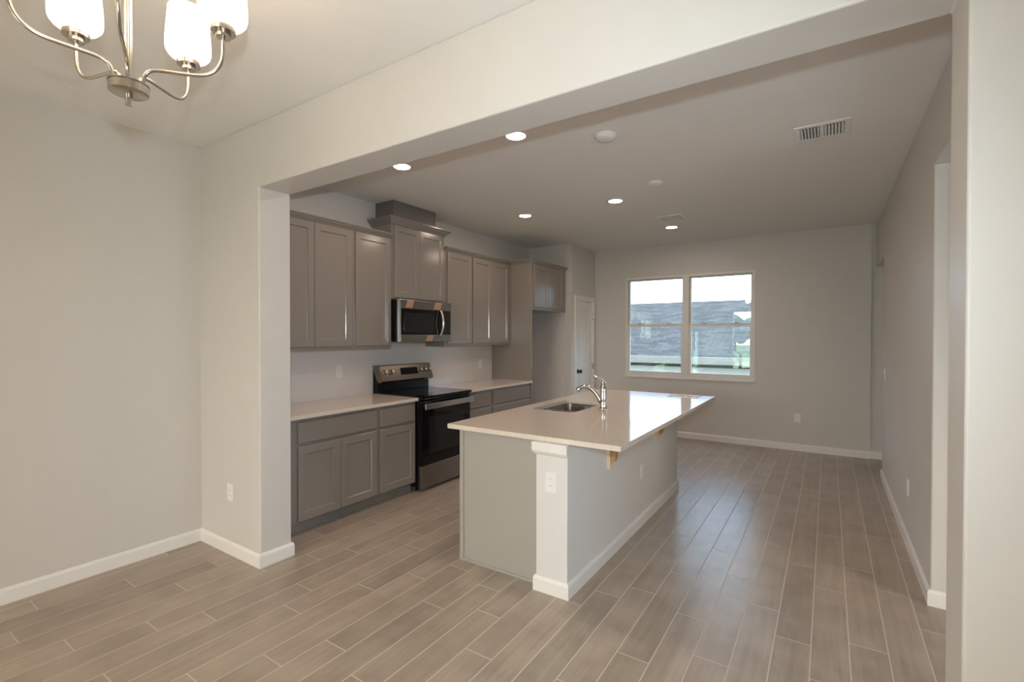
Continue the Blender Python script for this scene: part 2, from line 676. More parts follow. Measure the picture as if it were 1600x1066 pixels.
baseboard('baseboard_left', [[(XL, YW - BT), (XL, REAR)]])
baseboard('baseboard_front', [[(XP - .16, YW2), (XP, YW2), (XP, YW), (XL, YW)], [(EAST, YW), (XR, YW), (XR, YW2), (XR + .3, YW2)]])
baseboard('baseboard_right', [[(XRW + T, YE), (XRW, YE), (XRW, YF), (XRW + T, YF)]])
baseboard('baseboard_back', [[(.438, YB), (XPN + .017, YB)], [(EAST, YB + .035), (.4385, YB + .035)]])

# ------------------------------------------------------------------ far window: twin single-hung units
def hung_window(name, x0, x1, z0, z1, y, mull):
    fr = MB()
    d0, d1 = y - .004, y + .085
    fw = .036
    fr.box(x0, x1, d0, d1, z0, z0 + .052)
    fr.box(x0, x1, d0, d1, z1 - fw, z1)
    fr.box(x0, x0 + fw, d0, d1, z0 + .052, z1 - fw)
    fr.box(x1 - fw, x1, d0, d1, z0 + .052, z1 - fw)
    xm = (x0 + x1) / 2
    fr.box(xm - mull, xm + mull, d0, d1, z0 + .052, z1 - fw)
    # projecting stool
    fr.box(x0 - .01, x1 + .01, y - .022, d0, z0 - .004, z0 + .018)
    f = struct(fr, name, VINYL, bevel=.003)
    zr = z0 + .80
    for a, b in ((x0 + fw, xm - mull), (xm + mull, x1 - fw)):
        lo = MB()
        s = .030
        lo.box(a, b, y + .012, y + .045, z0 + .052, z0 + .052 + .045)
        lo.box(a, b, y + .012, y + .045, zr - .020, zr + .022)
        lo.box(a, a + s, y + .012, y + .045, z0 + .097, zr - .020)
        lo.box(b - s, b, y + .012, y + .045, z0 + .097, zr - .020)
        so = part(lo, 'lower_sash', VINYL, f, bevel=.003)
        up_ = MB()
        up_.box(a, b, y + .048, y + .078, zr - .018, zr + .018)
        up_.box(a, b, y + .048, y + .078, z1 - fw - .022, z1 - fw)
        up_.box(a, a + .022, y + .048, y + .078, zr + .018, z1 - fw - .022)
        up_.box(b - .022, b, y + .048, y + .078, zr + .018, z1 - fw - .022)
        su = part(up_, 'upper_sash', VINYL, f, bevel=.003)
        g = MB()
        g.quad([(a + .02, y + .028, z0 + .08), (b - .02, y + .028, z0 + .08), (b - .02, y + .028, zr), (a + .02, y + .028, zr)])
        part(g, 'pane', PANE, so)
        g = MB()
        g.quad([(a + .01, y + .063, zr), (b - .01, y + .063, zr), (b - .01, y + .063, z1 - fw - .01), (a + .01, y + .063, z1 - fw - .01)])
        part(g, 'pane', PANE, su)
        xc = (a + b) / 2
        for q in (-.22, .22):
            lk = MB().box(xc + q - .03, xc + q + .03, y - .004, y + .02, zr + .022, zr + .036)
            part(lk, 'sash_lock', VINYL, so, bevel=.003)
hung_window('window_1', WX0, WX1, WZ0, WZ1, YB, .044)

# rear sliding glass door and side window (seen only mirrored in the far window)
sd = MB()
for a, b, c, d in ((SX0, SX1, SZ1 - .05, SZ1), (SX0, SX1, 0, .05), (SX0, SX0 + .05, 0, SZ1), (SX1 - .05, SX1, 0, SZ1), (SX0 + 1.10, SX0 + 1.18, 0, SZ1)):
    sd.box(a, b, REAR - .10, REAR - .02, c, d)
struct(sd, 'door_2', VINYL)
sw = MB()
for a, b, c, d in ((-3.25, -2.45, .13, .17), (-3.25, -2.45, 1.66, 1.70), (-3.25, -3.21, .13, 1.70), (-2.49, -2.45, .13, 1.70)):
    sw.box(XL - .10, XL - .02, a, b, c, d)
struct(sw, 'window_2', VINYL)
for i, (a, b, c_, d) in enumerate(ADDED_OPENINGS):
    ew = MB()
    for p, q, u, w in ((a, b, c_, c_ + .05), (a, b, d - .05, d), (a, a + .05, c_, d), (b - .05, b, c_, d), ((a + b) / 2 - .03, (a + b) / 2 + .03, c_, d)):
        ew.box(EAST + .03, EAST + .09, p, q, u, w)
    struct(ew, 'window_%d' % (3 + i), VINYL)  # frame of the unseen opening added for daylight from the right

# ------------------------------------------------------------------ pantry door in the side wall
def pantry_door():
    cs = MB()
    x0, x1 = XPN, XPN + .016
    y0, y1, zt = 6.655, 7.275, 2.065
    w = .062
    cs.box(x0, x1, y0 - w, y0 + .006, 0, zt + w)
    cs.box(x0, x1, y1 - .006, y1 + w, 0, zt + w)
    cs.box(x0, x1, y0 + .006, y1 - .006, zt - .006, zt + w)
    cs.box(XPN - T, x0, y0, y0 + .018, 0, zt)
    cs.box(XPN - T, x0, y1 - .018, y1, 0, zt)
    cs.box(XPN - T, x0, y0 + .018, y1 - .018, zt - .018, zt)
    cso = struct(cs, 'door_1', TRIM, bevel=.004)
    a, b, c, d = y0 + .021, y1 - .021, .012, zt - .021
    sl = MB()
    X1 = XPN - .012
    X0 = X1 - .035
    r = .105
    rails = [(c, c + .20), (1.00, 1.12), (d - .12, d)]
    sl.box(X0, X1, a, a + r, c, d)
    sl.box(X0, X1, b - r, b, c, d)
    for z0, z1 in rails:
        sl.box(X0, X1, a + r, b - r, z0, z1)
    for z0, z1 in ((c + .20, 1.00), (1.12, d - .12)):
        sl.box(X0 + .006, X1 - .010, a + r, b - r, z0, z1)
        p0, p1, q0, q1 = a + r + .03, b - r - .03, z0 + .03, z1 - .03
        sl.prism([(p0, q0), (p1, q0), (p1, q1), (p0, q1)], lambda u, w_, k: (k, u, w_), X1 - .010, X1 - .003)
    so = part(sl, 'door_slab', TRIM, cso, bevel=.003)
    kn = MB()
    ky, kz = a + .062, .965
    kn.lathe([(.036, 0), (.036, .008), (.028, .012), (.013, .016), (.012, .032), (.026, .042), (.031, .055), (.027, .068), (.013, .075), (.0, .076)],
             (X1, ky, kz), 24, (1, 0, 0))
    k = part(kn, 'door_knob', BRONZE, so, label='dark bronze door knob')
    for hz in (.25, 1.02, 1.82):
        hg = MB()
        hg.box(XPN - .004, XPN + .019, b + .004, b + .016, hz - .045, hz + .045)
        hg.lathe([(.006, -.05), (.006, .05)], (XPN + .021, b + .010, hz), 10)
        part(hg, 'hinge', NICKEL, so)
pantry_door()

# ------------------------------------------------------------------ kitchen cabinets on the left wall (all face +X)
def shaker(mb, y0, y1, z0, z1, x0, th=.019, rail=.058, rec=.010):
    x1 = x0 + th
    def ring(inset, x):
        return [(x, y0 + inset, z0 + inset), (x, y1 - inset, z0 + inset), (x, y1 - inset, z1 - inset), (x, y0 + inset, z1 - inset)]
    rings = [ring(0, x0), ring(0, x1 - .0025), ring(.0025, x1), ring(rail, x1), ring(rail + .005, x1 - rec + .003), ring(rail + .009, x1 - rec)]
    for a, b in zip(rings[:-1], rings[1:]):
        for i in range(4):
            j = (i + 1) % 4
            mb.quad([a[i], a[j], b[j], b[i]])
    mb.quad(rings[-1])
    mb.quad(list(reversed(rings[0])))
    return mb

def slab(mb, y0, y1, z0, z1, x0, th=.019):
    x1 = x0 + th
    e = .004
    rings = [[(x, y0 + i, z0 + i), (x, y1 - i, z0 + i), (x, y1 - i, z1 - i), (x, y0 + i, z1 - i)] for i, x in ((0, x0), (0, x1 - e), (e, x1))]
    for a, b in zip(rings[:-1], rings[1:]):
        for i in range(4):
            j = (i + 1) % 4
            mb.quad([a[i], a[j], b[j], b[i]])
    mb.quad(rings[-1])
    mb.quad(list(reversed(rings[0])))
    return mb

CROWN = [(0, 0), (.006, 0), (.008, .006), (.014, .012), (.024, .020), (.030, .030), (.036, .034), (.040, .036), (.040, .046), (0, .046)]

def crown_run(mb, y0, y1, x, z, k=1.0):
    mb.prism([(u * k, w * k) for u, w in CROWN], lambda u, w, a: (x + u, a, z + w), y0, y1)

def crown_wrap(mb, y0, y1, xb, xf, z, k=1.0, left=True, right=True):
    """crown round three sides with mitred corners"""
    prof = [(u * k, w * k) for u, w in CROWN]
    def pos(u, w, st):
        yl = y0 - (u if left else 0)
        yr = y1 + (u if right else 0)
        return {0: (xb, yl, z + w), 1: (xf + u, yl, z + w), 2: (xf + u, yr, z + w), 3: (xb, yr, z + w)}[st]
    stations = ([0] if left else []) + [1, 2] + ([3] if right else [])
    n = len(prof)
    for s0, s1 in zip(stations[:-1], stations[1:]):
        for i in range(n):
            j = (i + 1) % n
            mb.quad([pos(*prof[i], s0), pos(*prof[j], s0), pos(*prof[j], s1), pos(*prof[i], s1)])
    for st in (stations[0], stations[-1]):
        mb.quad([pos(*p, st) for p in prof])

XUF = -3.655       # face frame of uppers, doors come 19 mm proud
def upper(name, label, y0, y1, z0, z1, doors, xf=XUF, top_z=None, crown=None, dz=(.030, .030), group=None, closed=True):
    r = thing(name, ((XK + xf) / 2, (y0 + y1) / 2, z0), label, 'cabinet', group)
    part(MB().box(XK + .002, xf, y0 + .0005, y1 - .0005, z0, z1), 'cabinet_body', CAB, r, bevel=.0015)
    for a, b in doors:
        part(shaker(MB(), a, b, z0 + dz[0], z1 - dz[1], xf), 'door', CAB, r)
    if crown:
        part(crown, 'crown_molding', CAB, r)
    return r

ZU, ZT = 1.385, 2.500
c = MB(); crown_run(c, 1.935, 2.9045, XUF, ZT - .022)
upper('wall_cabinet', 'taupe two-door wall cabinet beside the white pillar of the opening', 1.935, 2.905, ZU, ZT, [(2.115, 2.4975), (2.5005, 2.884)], crown=c)
c = MB(); crown_run(c, 2.9055, 3.3675, XUF, ZT - .022)
upper('wall_cabinet', 'taupe one-door wall cabinet to the left of the microwave', 2.905, 3.368, ZU, ZT, [(2.925, 3.345)], crown=c)
c = MB(); crown_wrap(c, 3.37, 4.163, XK, XUF, 2.632, 1.45)
mwc = upper('wall_cabinet', 'taller two-door taupe cabinet right above the microwave', 3.37, 4.163, 1.878, 2.645, [(3.398, 3.7575), (3.7605, 4.140)], crown=c, dz=(.016, .022))
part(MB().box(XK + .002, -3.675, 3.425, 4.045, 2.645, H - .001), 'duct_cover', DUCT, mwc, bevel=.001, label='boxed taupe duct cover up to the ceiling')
c = MB(); crown_run(c, 4.165, 4.6615, XUF, ZT - .022)
upper('wall_cabinet', 'taupe one-door wall cabinet to the right of the microwave', 4.165, 4.662, ZU, ZT, [(4.205, 4.645)], crown=c)
c = MB(); crown_run(c, 4.6625, 5.4935, XUF, ZT - .022)
upper('wall_cabinet', 'taupe two-door wall cabinet next to the tall end panel', 4.662, 5.494, ZU, ZT, [(4.678, 5.066), (5.069, 5.465)], crown=c)

# tall end panel and the cabinet over the empty fridge bay
XFF = -3.300
ep = thing('end_panel', (-3.6, 5.505, 0), 'tall taupe end panel between the countertop and the empty fridge bay', 'panel')
part(MB().box(XK + .002, XFF + .002, 5.4955, 5.5165, 0, ZT), 'side_panel', CAB, ep, bevel=.0015)
c = MB(); crown_wrap(c, 5.4955, 5.5165, XUF + .0405, XFF + .002, ZT - .022, 1.0, True, False)
part(c, 'crown_molding', CAB, ep)
fc = thing('wall_cabinet', (-3.62, 6.0, 1.86), 'short two-door taupe cabinet over the empty fridge bay', 'cabinet')
part(MB().box(XK + .002, XFF, 5.518, 6.484, 1.86, ZT), 'cabinet_body', CAB, fc, bevel=.0015)
part(shaker(MB(), 5.552, 5.940, 1.895, ZT - .03, XFF), 'door', CAB, fc)
part(shaker(MB(), 5.943, 6.385, 1.895, ZT - .03, XFF), 'door', CAB, fc)
c = MB(); crown_run(c, 5.517, 6.4895, XFF + .002, ZT - .022, 1.0)
part(c, 'crown_molding', CAB, fc)

XBF = -3.325       # base face frame
def base(name, label, y0, y1, fronts, filler=None):
    r = thing(name, ((XK + XBF) / 2, (y0 + y1) / 2, 0), label, 'cabinet')
    part(MB().box(XK + .002, XBF, y0 + .0005, y1 - .0005, .095, .884), 'cabinet_body', CAB, r, bevel=.0015)
    part(MB().box(XK + .002, XBF - .065, y0 + .0005, y1 - .0005, 0, .095), 'toe_kick', CABDK, r)
    for kind, a, b, c_, d_ in fronts:
        if kind == 'door':
            part(shaker(MB(), a, b, c_, d_, XBF), 'door', CAB, r)
        else:
            part(slab(MB(), a, b, c_, d_, XBF), 'drawer', CAB, r)
    return r
base('base_cabinet', 'taupe base cabinet with one wide drawer over two doors beside the white pillar', 1.935, 2.905,
     [('drawer', 2.130, 2.884, .697, .858), ('door', 2.130, 2.5055, .110, .673), ('door', 2.5085, 2.884, .110, .673)])
base('base_cabinet', 'narrow taupe base cabinet with one drawer over one door left of the stove', 2.905, 3.368,
     [('drawer', 2.926, 3.350, .697, .858), ('door', 2.926, 3.350, .110, .673)])
base('base_cabinet', 'narrow taupe base cabinet of drawers immediately right of the stove', 4.136, 4.628,
     [('drawer', 4.156, 4.604, .697, .858), ('drawer', 4.156, 4.604, .412, .673), ('drawer', 4.156, 4.604, .110, .388)])
base('base_cabinet', 'wide taupe base cabinet with drawers ending at the tall end panel', 4.628, 5.494,
     [('drawer', 4.650, 5.478, .697, .858), ('drawer', 4.650, 5.478, .412, .673), ('drawer', 4.650, 5.478, .110, .388)])

for lb, y0, y1 in (('white quartz countertop from the white pillar to the left side of the stove', YW2 + .001, 3.366),
                   ('white quartz countertop from the right side of the stove to the tall end panel', 4.138, 5.4945)):
    o = MB().box(XK + .001, -3.276, y0, y1, .885, .914).build('countertop', QUARTZ, None, bevel=.003, origin=((XK - 3.276) / 2, (y0 + y1) / 2, .885))
    tag(o, lb, 'countertop')
bs = MB().box(XK + .001, XK + .008, YW2 + .001, 5.4945, .914, ZU).build('backsplash', SPLASH, None, origin=(XK, 3.7, .914))
tag(bs, 'off-white tiled backsplash between the countertops and the wall cabinets', 'backsplash')

# ------------------------------------------------------------------ range
def stove():
    r = thing('stove', (-3.6, 3.752, 0), 'freestanding stainless and black electric stove under the microwave', 'stove')
    y0, y1 = 3.372, 4.132
    part(MB().box(-3.935, -3.290, y0 + .002, y1 - .002, .05, .897), 'body', BLACK, r, bevel=.003)
    for fx in (-3.88, -3.36):
        for fy in (y0 + .05, y1 - .05):
            f = MB(); f.lathe([(.018, 0), (.018, .01), (.010, .012), (.010, .052)], (fx, fy, 0), 14)
            part(f, 'foot', BLACK, r)
    ct = MB()
    ct.box(-3.935, -3.232, y0, y1, .897, .925)
    cto = part(ct, 'cooktop', BGLASS, r, bevel=.006)
    for bx, by, br in ((-3.42, 3.57, .105), (-3.42, 3.94, .085), (-3.72, 3.57, .080), (-3.72, 3.94, .105)):
        m = MB(); m.lathe([(br - .003, 0), (br - .003, .0006), (br, .0006), (br, 0)], (bx, by, .925), 48, caps=False)
        part(m, 'burner_ring', RING, cto)
    d = MB()
    d.box(-3.290, -3.252, y0 + .004, y1 - .004, .262, .888)
    do = part(d, 'oven_door', BGLASS, r, bevel=.004)
    win = MB().box(-3.252, -3.2505, y0 + .11, y1 - .11, .36, .72)
    part(win, 'oven_window', DARKGLASS, do)
    h = MB()
    h.box(-3.214, -3.196, y0 + .010, y1 - .006, .803, .858)
    for yy in (y0 + .05, y1 - .05):
        h.box(-3.254, -3.214, yy - .015, yy + .015, .818, .846)
    part(h, 'handle', BRIGHTSTEEL, do, bevel=.005, label='flat stainless oven door handle')
    dr = MB().box(-3.290, -3.250, y0 + .004, y1 - .004, .035, .254)
    part(dr, 'storage_drawer', STEEL, r, bevel=.004, label='stainless storage drawer')
    bg = MB().box(-3.935, -3.862, y0 + .004, y1 - .004, .925, 1.178)
    part(bg, 'backguard', BLACK, r, bevel=.003)
    cp = MB()
    top_, bot, lip = (-3.846, 1.196), (-3.792, 1.038), (-3.815, 1.022)
    cp.prism([(-3.935, 1.178), (-3.862, 1.030), lip, bot, top_, (-3.853, 1.200), (-3.935, 1.200)], lambda u, w, a: (u, a, w), y0 - .001, y1 + .001)
    cpo = part(cp, 'control_panel', SLATE, r, bevel=.002, label='tilted stainless control panel with knobs')
    sl = Vector((bot[0] - top_[0], 0, bot[1] - top_[1]))
    nrm = Vector((-sl.z, 0, sl.x)).normalized()
    if nrm.x < 0: nrm = -nrm
    mid = Vector((top_[0], 0, top_[1])) + sl * .5
    ds = MB()
    a0, a1 = Vector((top_[0], 0, top_[1])) + sl * .20, Vector((top_[0], 0, top_[1])) + sl * .66
    ds.prism([(0, 0), (1, 0), (1, 1), (0, 1)],
             lambda u, w, a: tuple((a0 + (a1 - a0) * w) + nrm * (.0025 * u) + Vector((0, a, 0))), 3.655, 3.905)
    part(ds, 'display', BGLASS, cpo)
    for ky in (3.435, 3.525, 3.945, 4.015, 4.085):
        k = MB()
        o = mid - sl.normalized() * .012 + Vector((0, ky, 0))
        k.lathe([(.026, 0), (.026, .004), (.021, .006), (.019, .026), (.016, .030), (0, .030)], o, 20, nrm)
        ko = part(k, 'knob', NICKEL, cpo)
        gp = MB()
        s1 = sl.normalized()
        for q in (0,):
            gp.prism([(-.004, -.018), (.004, -.018), (.004, .018), (-.004, .018)],
                     lambda u, w, a: tuple(o + Vector((0, u, 0)) + s1 * w + nrm * a), .028, .040)
        o2 = part(gp, 'knob_grip', BRIGHTSTEEL, cpo)
stove()

# ------------------------------------------------------------------ over-the-range microwave
def microwave():
    r = thing('microwave', (-3.74, 3.755, 1.448), 'stainless over-the-range microwave with tan strips under the tall cabinet', 'microwave')
    y0, y1, z0, z1 = 3.3715, 4.143, 1.448, 1.872
    part(MB().box(XK + .001, -3.575, y0, y1, z0 + .004, z1), 'body', BLACK, r, bevel=.002)
    xf = -3.535
    d = MB()
    d.box(-3.574, xf, y0 + .0185, y1, 1.782, z1)
    d.box(-3.574, xf, y0 + .0185, y1, z0, 1.520)
    part(MB().box(-3.574, xf + .001, y0 - .0005, y0 + .018, z0, z1), 'edge_strip', BRIGHTSTEEL, r, bevel=.003)
    d.box(-3.574, xf, y1 - .010, y1, 1.520, 1.782)
    do = part(d, 'front_frame', STEEL, r, bevel=.003, label='stainless front frame')
    w = MB().box(-3.573, xf - .002, y0 + .018, 3.992, 1.520, 1.782)
    wo_ = part(w, 'door_glass', BGLASS, r)
    part(MB().box(xf - .002, xf - .001, 3.43, 3.872, 1.545, 1.745), 'viewing_window', DARKGLASS, wo_)
    part(MB().box(-3.573, xf - .002, 3.9925, y1 - .010, 1.520, 1.782), 'control_panel', DARKGLASS, r)
    h = MB()
    pts = [(xf + .002, 3.962, 1.775)] + [(xf + .012 + .030 * sin(pi * t / 12.0), 3.966, 1.772 - .250 * t / 12.0) for t in range(13)] + [(xf + .002, 3.962, 1.519)]
    h.tube(pts, .013, 14)
    part(h, 'handle', BRIGHTSTEEL, r, label='curved stainless bar handle')
    for ya, yb, za, zb in ((3.445, 3.540, 1.792, 1.867), (3.855, 3.965, 1.792, 1.867), (3.735, 3.830, 1.452, 1.514)):  # flat slanted tan patches on the steel front
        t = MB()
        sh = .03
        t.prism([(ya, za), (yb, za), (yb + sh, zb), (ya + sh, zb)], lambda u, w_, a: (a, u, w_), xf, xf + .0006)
        part(t, 'tan_strip', TANSTRIP, do, label='slanted tan strip')
    v = MB()
    for k in range(9):
        v.box(-3.80 + k * .02, -3.79 + k * .02, y0 + .1, y1 - .1, z0 + .001, z0 + .004)
    part(v, 'vent_grille', BLACK, r)
microwave()

# ------------------------------------------------------------------ island
IX0, IX1, IY0, IY1 = -2.1575, -.9312, 2.4867, 5.0658
SK = (-2.035, -1.650, 3.385, 4.035)     # sink cut-out
def rounded(x0, x1, y0, y1, r, seg=6):
    pts = []
    for cx_, cy_, a0 in ((x1 - r, y1 - r, 0), (x0 + r, y1 - r, pi / 2), (x0 + r, y0 + r, pi), (x1 - r, y0 + r, 1.5 * pi)):
        for k in range(seg + 1):
            a = a0 + pi / 2 * k / seg
            pts.append((cx_ + r * cos(a), cy_ + r * sin(a)))
    return pts
def island_top():
    import bmesh
    z0, z1 = .884, .914
    out = rounded(IX0, IX1, IY0, IY1, .006, 2)
    inn = rounded(*SK, .05, 6)
    bm = bmesh.new()
    loops = []
    for pts in (out, inn):
        vs = [bm.verts.new((x, y, z1)) for x, y in pts]
        es = [bm.edges.new((vs[i], vs[(i + 1) % len(vs)])) for i in range(len(vs))]
        loops.append(es)
    bmesh.ops.triangle_fill(bm, edges=loops[0] + loops[1], use_beauty=True, use_dissolve=False)
    res = bmesh.ops.extrude_face_region(bm, geom=list(bm.faces))
    for v in [g for g in res['geom'] if isinstance(g, bmesh.types.BMVert)]:
        v.co.z = z0
    bmesh.ops.recalc_face_normals(bm, faces=bm.faces)
    o = Vector(((IX0 + IX1) / 2, (IY0 + IY1) / 2, z0))
    bmesh.ops.translate(bm, verts=bm.verts, vec=-o)
    me = bpy.data.meshes.new('countertop')
    bm.to_mesh(me)
    bm.free()
    me.materials.append(QUARTZ)
    ob = bpy.data.objects.new('countertop', me)
    col.objects.link(ob)
    ob.location = o
    bv = ob.modifiers.new('edge', 'BEVEL')
    bv.width = .003; bv.segments = 2; bv.limit_method = 'ANGLE'; bv.angle_limit = radians(50)
    tag(ob, 'large white quartz island countertop with a sink cut into it', 'countertop')
island_top()

def island_cabinet():
    r = thing('island_cabinet', (-1.76, 3.70, 0), 'taupe island base cabinet standing against the white half wall', 'cabinet')
    x0, x1, y0, y1 = -2.052, -1.4495, 2.535, 4.868
    b = MB()
    b.box(x0, x0 + .02, y0, y1, .095, .883)          # face frame
    b.box(x1 - .018, x1, y0, y1, 0, .883)
    b.box(x0 + .02, x1 - .018, y1 - .018, y1, 0, .883)
    b.box(x0 + .02, x1 - .018, y0, y1 - .018, .09, .108)
    b.box(x0 + .06, x0 + .08, y0, y1, 0, .09)        # toe kick
    part(b, 'cabinet_body', CAB, r)
    p = MB().box(x0 - .0, x1, y0 - .010, y0 - .0005, 0, .883)
    po = part(p, 'end_panel', ISLE, r, bevel=.001)
    q = MB().box(x0 - .020, x0 + .012, y0 - .020, y0 - .010, 0, .883)
    q.box(x0 + .012, x1, y0 - .020, y0 - .010, 0, .018)
    part(q, 'edge_strip', ISLE, po, bevel=.003)
    # doors on the working side, facing -X
    yy = y0 + .02
    n = 5
    w_ = (y1 - y0 - .04) / n
    for k in range(n):
        m = MB()
        shaker(m, yy + k * w_ + .002, yy + (k + 1) * w_ - .002, .115, .86, 0)
        m.v = [(x0 - vx, vy, vz) for vx, vy, vz in m.v]
        part(m, 'door', CAB, r)
island_cabinet()

def half_wall():
    r = thing('half_wall', (-1.345, 3.67, 0), 'white painted half wall holding up the seating side of the island countertop', 'half wall')
    x0, x1, y0, y1 = -1.4485, -1.2419, 2.4699, 4.8693
    part(MB().box(x0, x1, y0, y1, 0, .883), 'wall_body', HALF, r, bevel=.004)
    b = MB()
    pr_ = bb_prof()
    def pos(u, w, st):
        return {0: (x0 - u, y0 + .045, w), 1: (x0 - u, y0 - u, w), 2: (x1 + u, y0 - u, w), 3: (x1 + u, y1 + u, w), 4: (x0 - u, y1 + u, w)}[st]
    def wrap(mb, prof, f, sts):
        n = len(prof)
        for s0, s1 in zip(sts[:-1], sts[1:]):
            for i in range(n):
                j = (i + 1) % n
                mb.quad([f(*prof[i], s0), f(*prof[j], s0), f(*prof[j], s1), f(*prof[i], s1)])
        for st in (sts[0], sts[-1]):
            mb.quad([f(*p, st) for p in prof])
    wrap(b, pr_, pos, [0, 1, 2, 3, 4])
    part(b, 'baseboard', TRIM, r)
    cp = MB()
    cprof = [(0, .808), (.006, .812), (.018, .828), (.020, .834), (.020, .883), (0, .883)]
    def pos2(u, w, st):
        return {0: (x0 - u, y0 + .055, w), 1: (x0 - u, y0 - u, w), 2: (x1 + u * .35, y0 - u, w), 3: (x1 + u * .35, y0 + .30, w)}[st]
    cprof2 = cprof
    def pos3(u, w, st):
        return {0: (x0 - u, y0 + .055, w), 1: (x0 - u, y0 - u, w), 2: (x1 + .004, y0 - u, w), 3: (x1 + .004, y0, w)}[st]
    wrap(cp, cprof2, pos3, [0, 1, 2, 3])
    part(cp, 'cap_molding', TRIM, r)
half_wall()

def corbel(y, label):
    r = thing('support_bracket', (-1.2419, y, .60), label, 'bracket', None)
    part(MB().box(-1.2415, -1.217, y - .032, y + .032, .615, .8835), 'back_plate', CREAM, r, bevel=.003, label='cream painted back plate')
    pr_ = [(-1.2165, .8835), (-1.130, .8835), (-1.130, .845), (-1.133, .822), (-1.142, .806), (-1.156, .797), (-1.170, .786), (-1.176, .770), (-1.180, .70), (-1.190, .670), (-1.2165, .655)]
    m = MB().prism(pr_, lambda u, w, a: (u, a, w), y - .024, y + .024)
    part(m, 'arm', PINE, r, bevel=.002, label='bare pine arm with a curved profile')
    return r
corbel(3.08, 'wooden bracket under the island overhang, nearest to the opening')
corbel(4.18, 'wooden bracket under the island overhang, farther towards the window')

# sink
def sink():
    r = thing('kitchen_sink', (-1.84, 3.71, .72), 'stainless double-bowl sink set below the island countertop', 'sink')
    x0, x1, y0, y1 = SK
    zt = .8835
    ym = y0 + .265
    def bowl(a, b, depth):
        m = MB()
        levels = [(0, zt - .004, .05), (.002, zt - .05, .05), (.006, zt - depth + .04, .05), (.02, zt - depth + .008, .06), (.05, zt - depth, .06)]
        rings = []
        for ins, z, rad in levels:
            rings.append([(x, y, z) for x, y in rounded(x0 + ins, x1 - ins, a + ins, b - ins, rad, 6)])
        n = len(rings[0])
        for p, q in zip(rings[:-1], rings[1:]):
            for i in range(n):
                j = (i + 1) % n
                m.quad([p[i], p[j], q[j], q[i]], 0, True)
        m.quad(rings[-1])
        o = part(m, 'bowl', SINKM, r)
        dr = MB()
        dr.lathe([(.045, .0005), (.042, .003), (.030, .002), (.0, -.0)], ((x0 + x1) / 2, (a + b) / 2, zt - depth + .0005), 24)
        part(dr, 'drain', CHROME, o)
    bowl(y0 - .004, ym - .010, .20)
    bowl(ym + .010, y1 + .004, .22)
    m = MB()
    m.box(x0 + .02, x1 - .02, ym - .010, ym + .010, zt - .05, zt - .007)
    part(m, 'divider', SINKM, r, bevel=.004)
    m = MB()
    out = rounded(x0 - .018, x1 + .018, y0 - .018, y1 + .018, .06, 6)
    inn = rounded(x0, x1, y0 - .004, y1 + .004, .05, 6)
    n = len(out)
    for i in range(n):
        j = (i + 1) % n
        m.quad([(*out[i], zt - .002), (*out[j], zt - .002), (*inn[j], zt - .004), (*inn[i], zt - .004)])
    part(m, 'rim', SINKM, r)
SINKM = mat('sink_steel', (0.55, 0.50, 0.45), 0.25, 1.0)
sink()

# faucet
def faucet():
    fx, fy, z = -1.535, 3.70, .914
    r = thing('faucet', (fx, fy, z), 'chrome single-lever faucet rising beside the island sink', 'faucet')
    m = MB()
    m.lathe([(.034, 0), (.034, .004), (.030, .010), (.027, .020), (.027, .075), (.028, .080), (.027, .086), (.0255, .150), (.024, .185), (.017, .197), (0, .200)], (fx, fy, z), 28)
    part(m, 'body', CHROME, r)
    sp = MB()
    P = [Vector((fx - .012, fy, z + .050)), Vector((fx - .060, fy, z + .118)), Vector((fx - .125, fy, z + .168)), Vector((fx - .190, fy, z + .166)), Vector((fx - .232, fy, z + .138))]
    pts = []
    Q = [P[0] + (P[0] - P[1])] + P + [P[-1] + (P[-1] - P[-2])]
    for i in range(1, len(Q) - 2):
        for t in range(8):
            u = t / 8
            a, b, c_, d = Q[i - 1], Q[i], Q[i + 1], Q[i + 2]
            pts.append(.5 * ((2 * b) + (c_ - a) * u + (2 * a - 5 * b + 4 * c_ - d) * u * u + (3 * b - a - 3 * c_ + d) * u ** 3))
    pts.append(P[-1])
    n = len(pts)
    rs = [.0185 - .004 * (i / (n - 1)) for i in range(n)]
    rs[-6:] = [.0145, .016, .018, .0195, .0195, .018]
    sp.tube(pts, rs, 16)
    so = part(sp, 'spout', CHROME, r)
    lv = MB()
    L = [(fx + .004, fy, z + .190), (fx - .002, fy, z + .214), (fx - .022, fy, z + .232), (fx - .050, fy, z + .248), (fx - .082, fy, z + .262), (fx - .100, fy, z + .266)]
    lv.tube(L, [.020, .018, .014, .011, .009, .0075], 14)
    part(lv, 'lever', CHROME, r)
faucet()

# printed sheet on the island
def sheet():
    m = MB()
    o = Vector((-1.19, 4.925, .9142))
    a = radians(2)
    ux, uy = Vector((cos(a), sin(a), 0)), Vector((-sin(a), cos(a), 0))
    def P(u, w, z): return tuple(o + ux * u + uy * w + Vector((0, 0, z)))
    m.prism([(-.14, -.11), (.14, -.11), (.14, .11), (-.14, .11)], lambda u, w, k: P(u, w, k), 0, .004)
    ob = m.build('leaflet', PAPER, None, origin=tuple(o))
    tag(ob, 'flat white printed leaflet lying on the far end of the island countertop', 'leaflet')
    for u, w, du, dw in ((-.055, .02, .018, .02), (-.01, .0, .022, .03), (.03, .03, .012, .016), (.06, -.02, .03, .008), (.06, -.045, .03, .008), (-.09, -.05, .03, .008)):
        q = MB().prism([(u - du, w - dw), (u + du, w - dw), (u + du, w + dw), (u - du, w + dw)], lambda x, y, k: P(x, y, k), .0041, .0043)
        part(q, 'print_mark', INK, ob)
sheet()

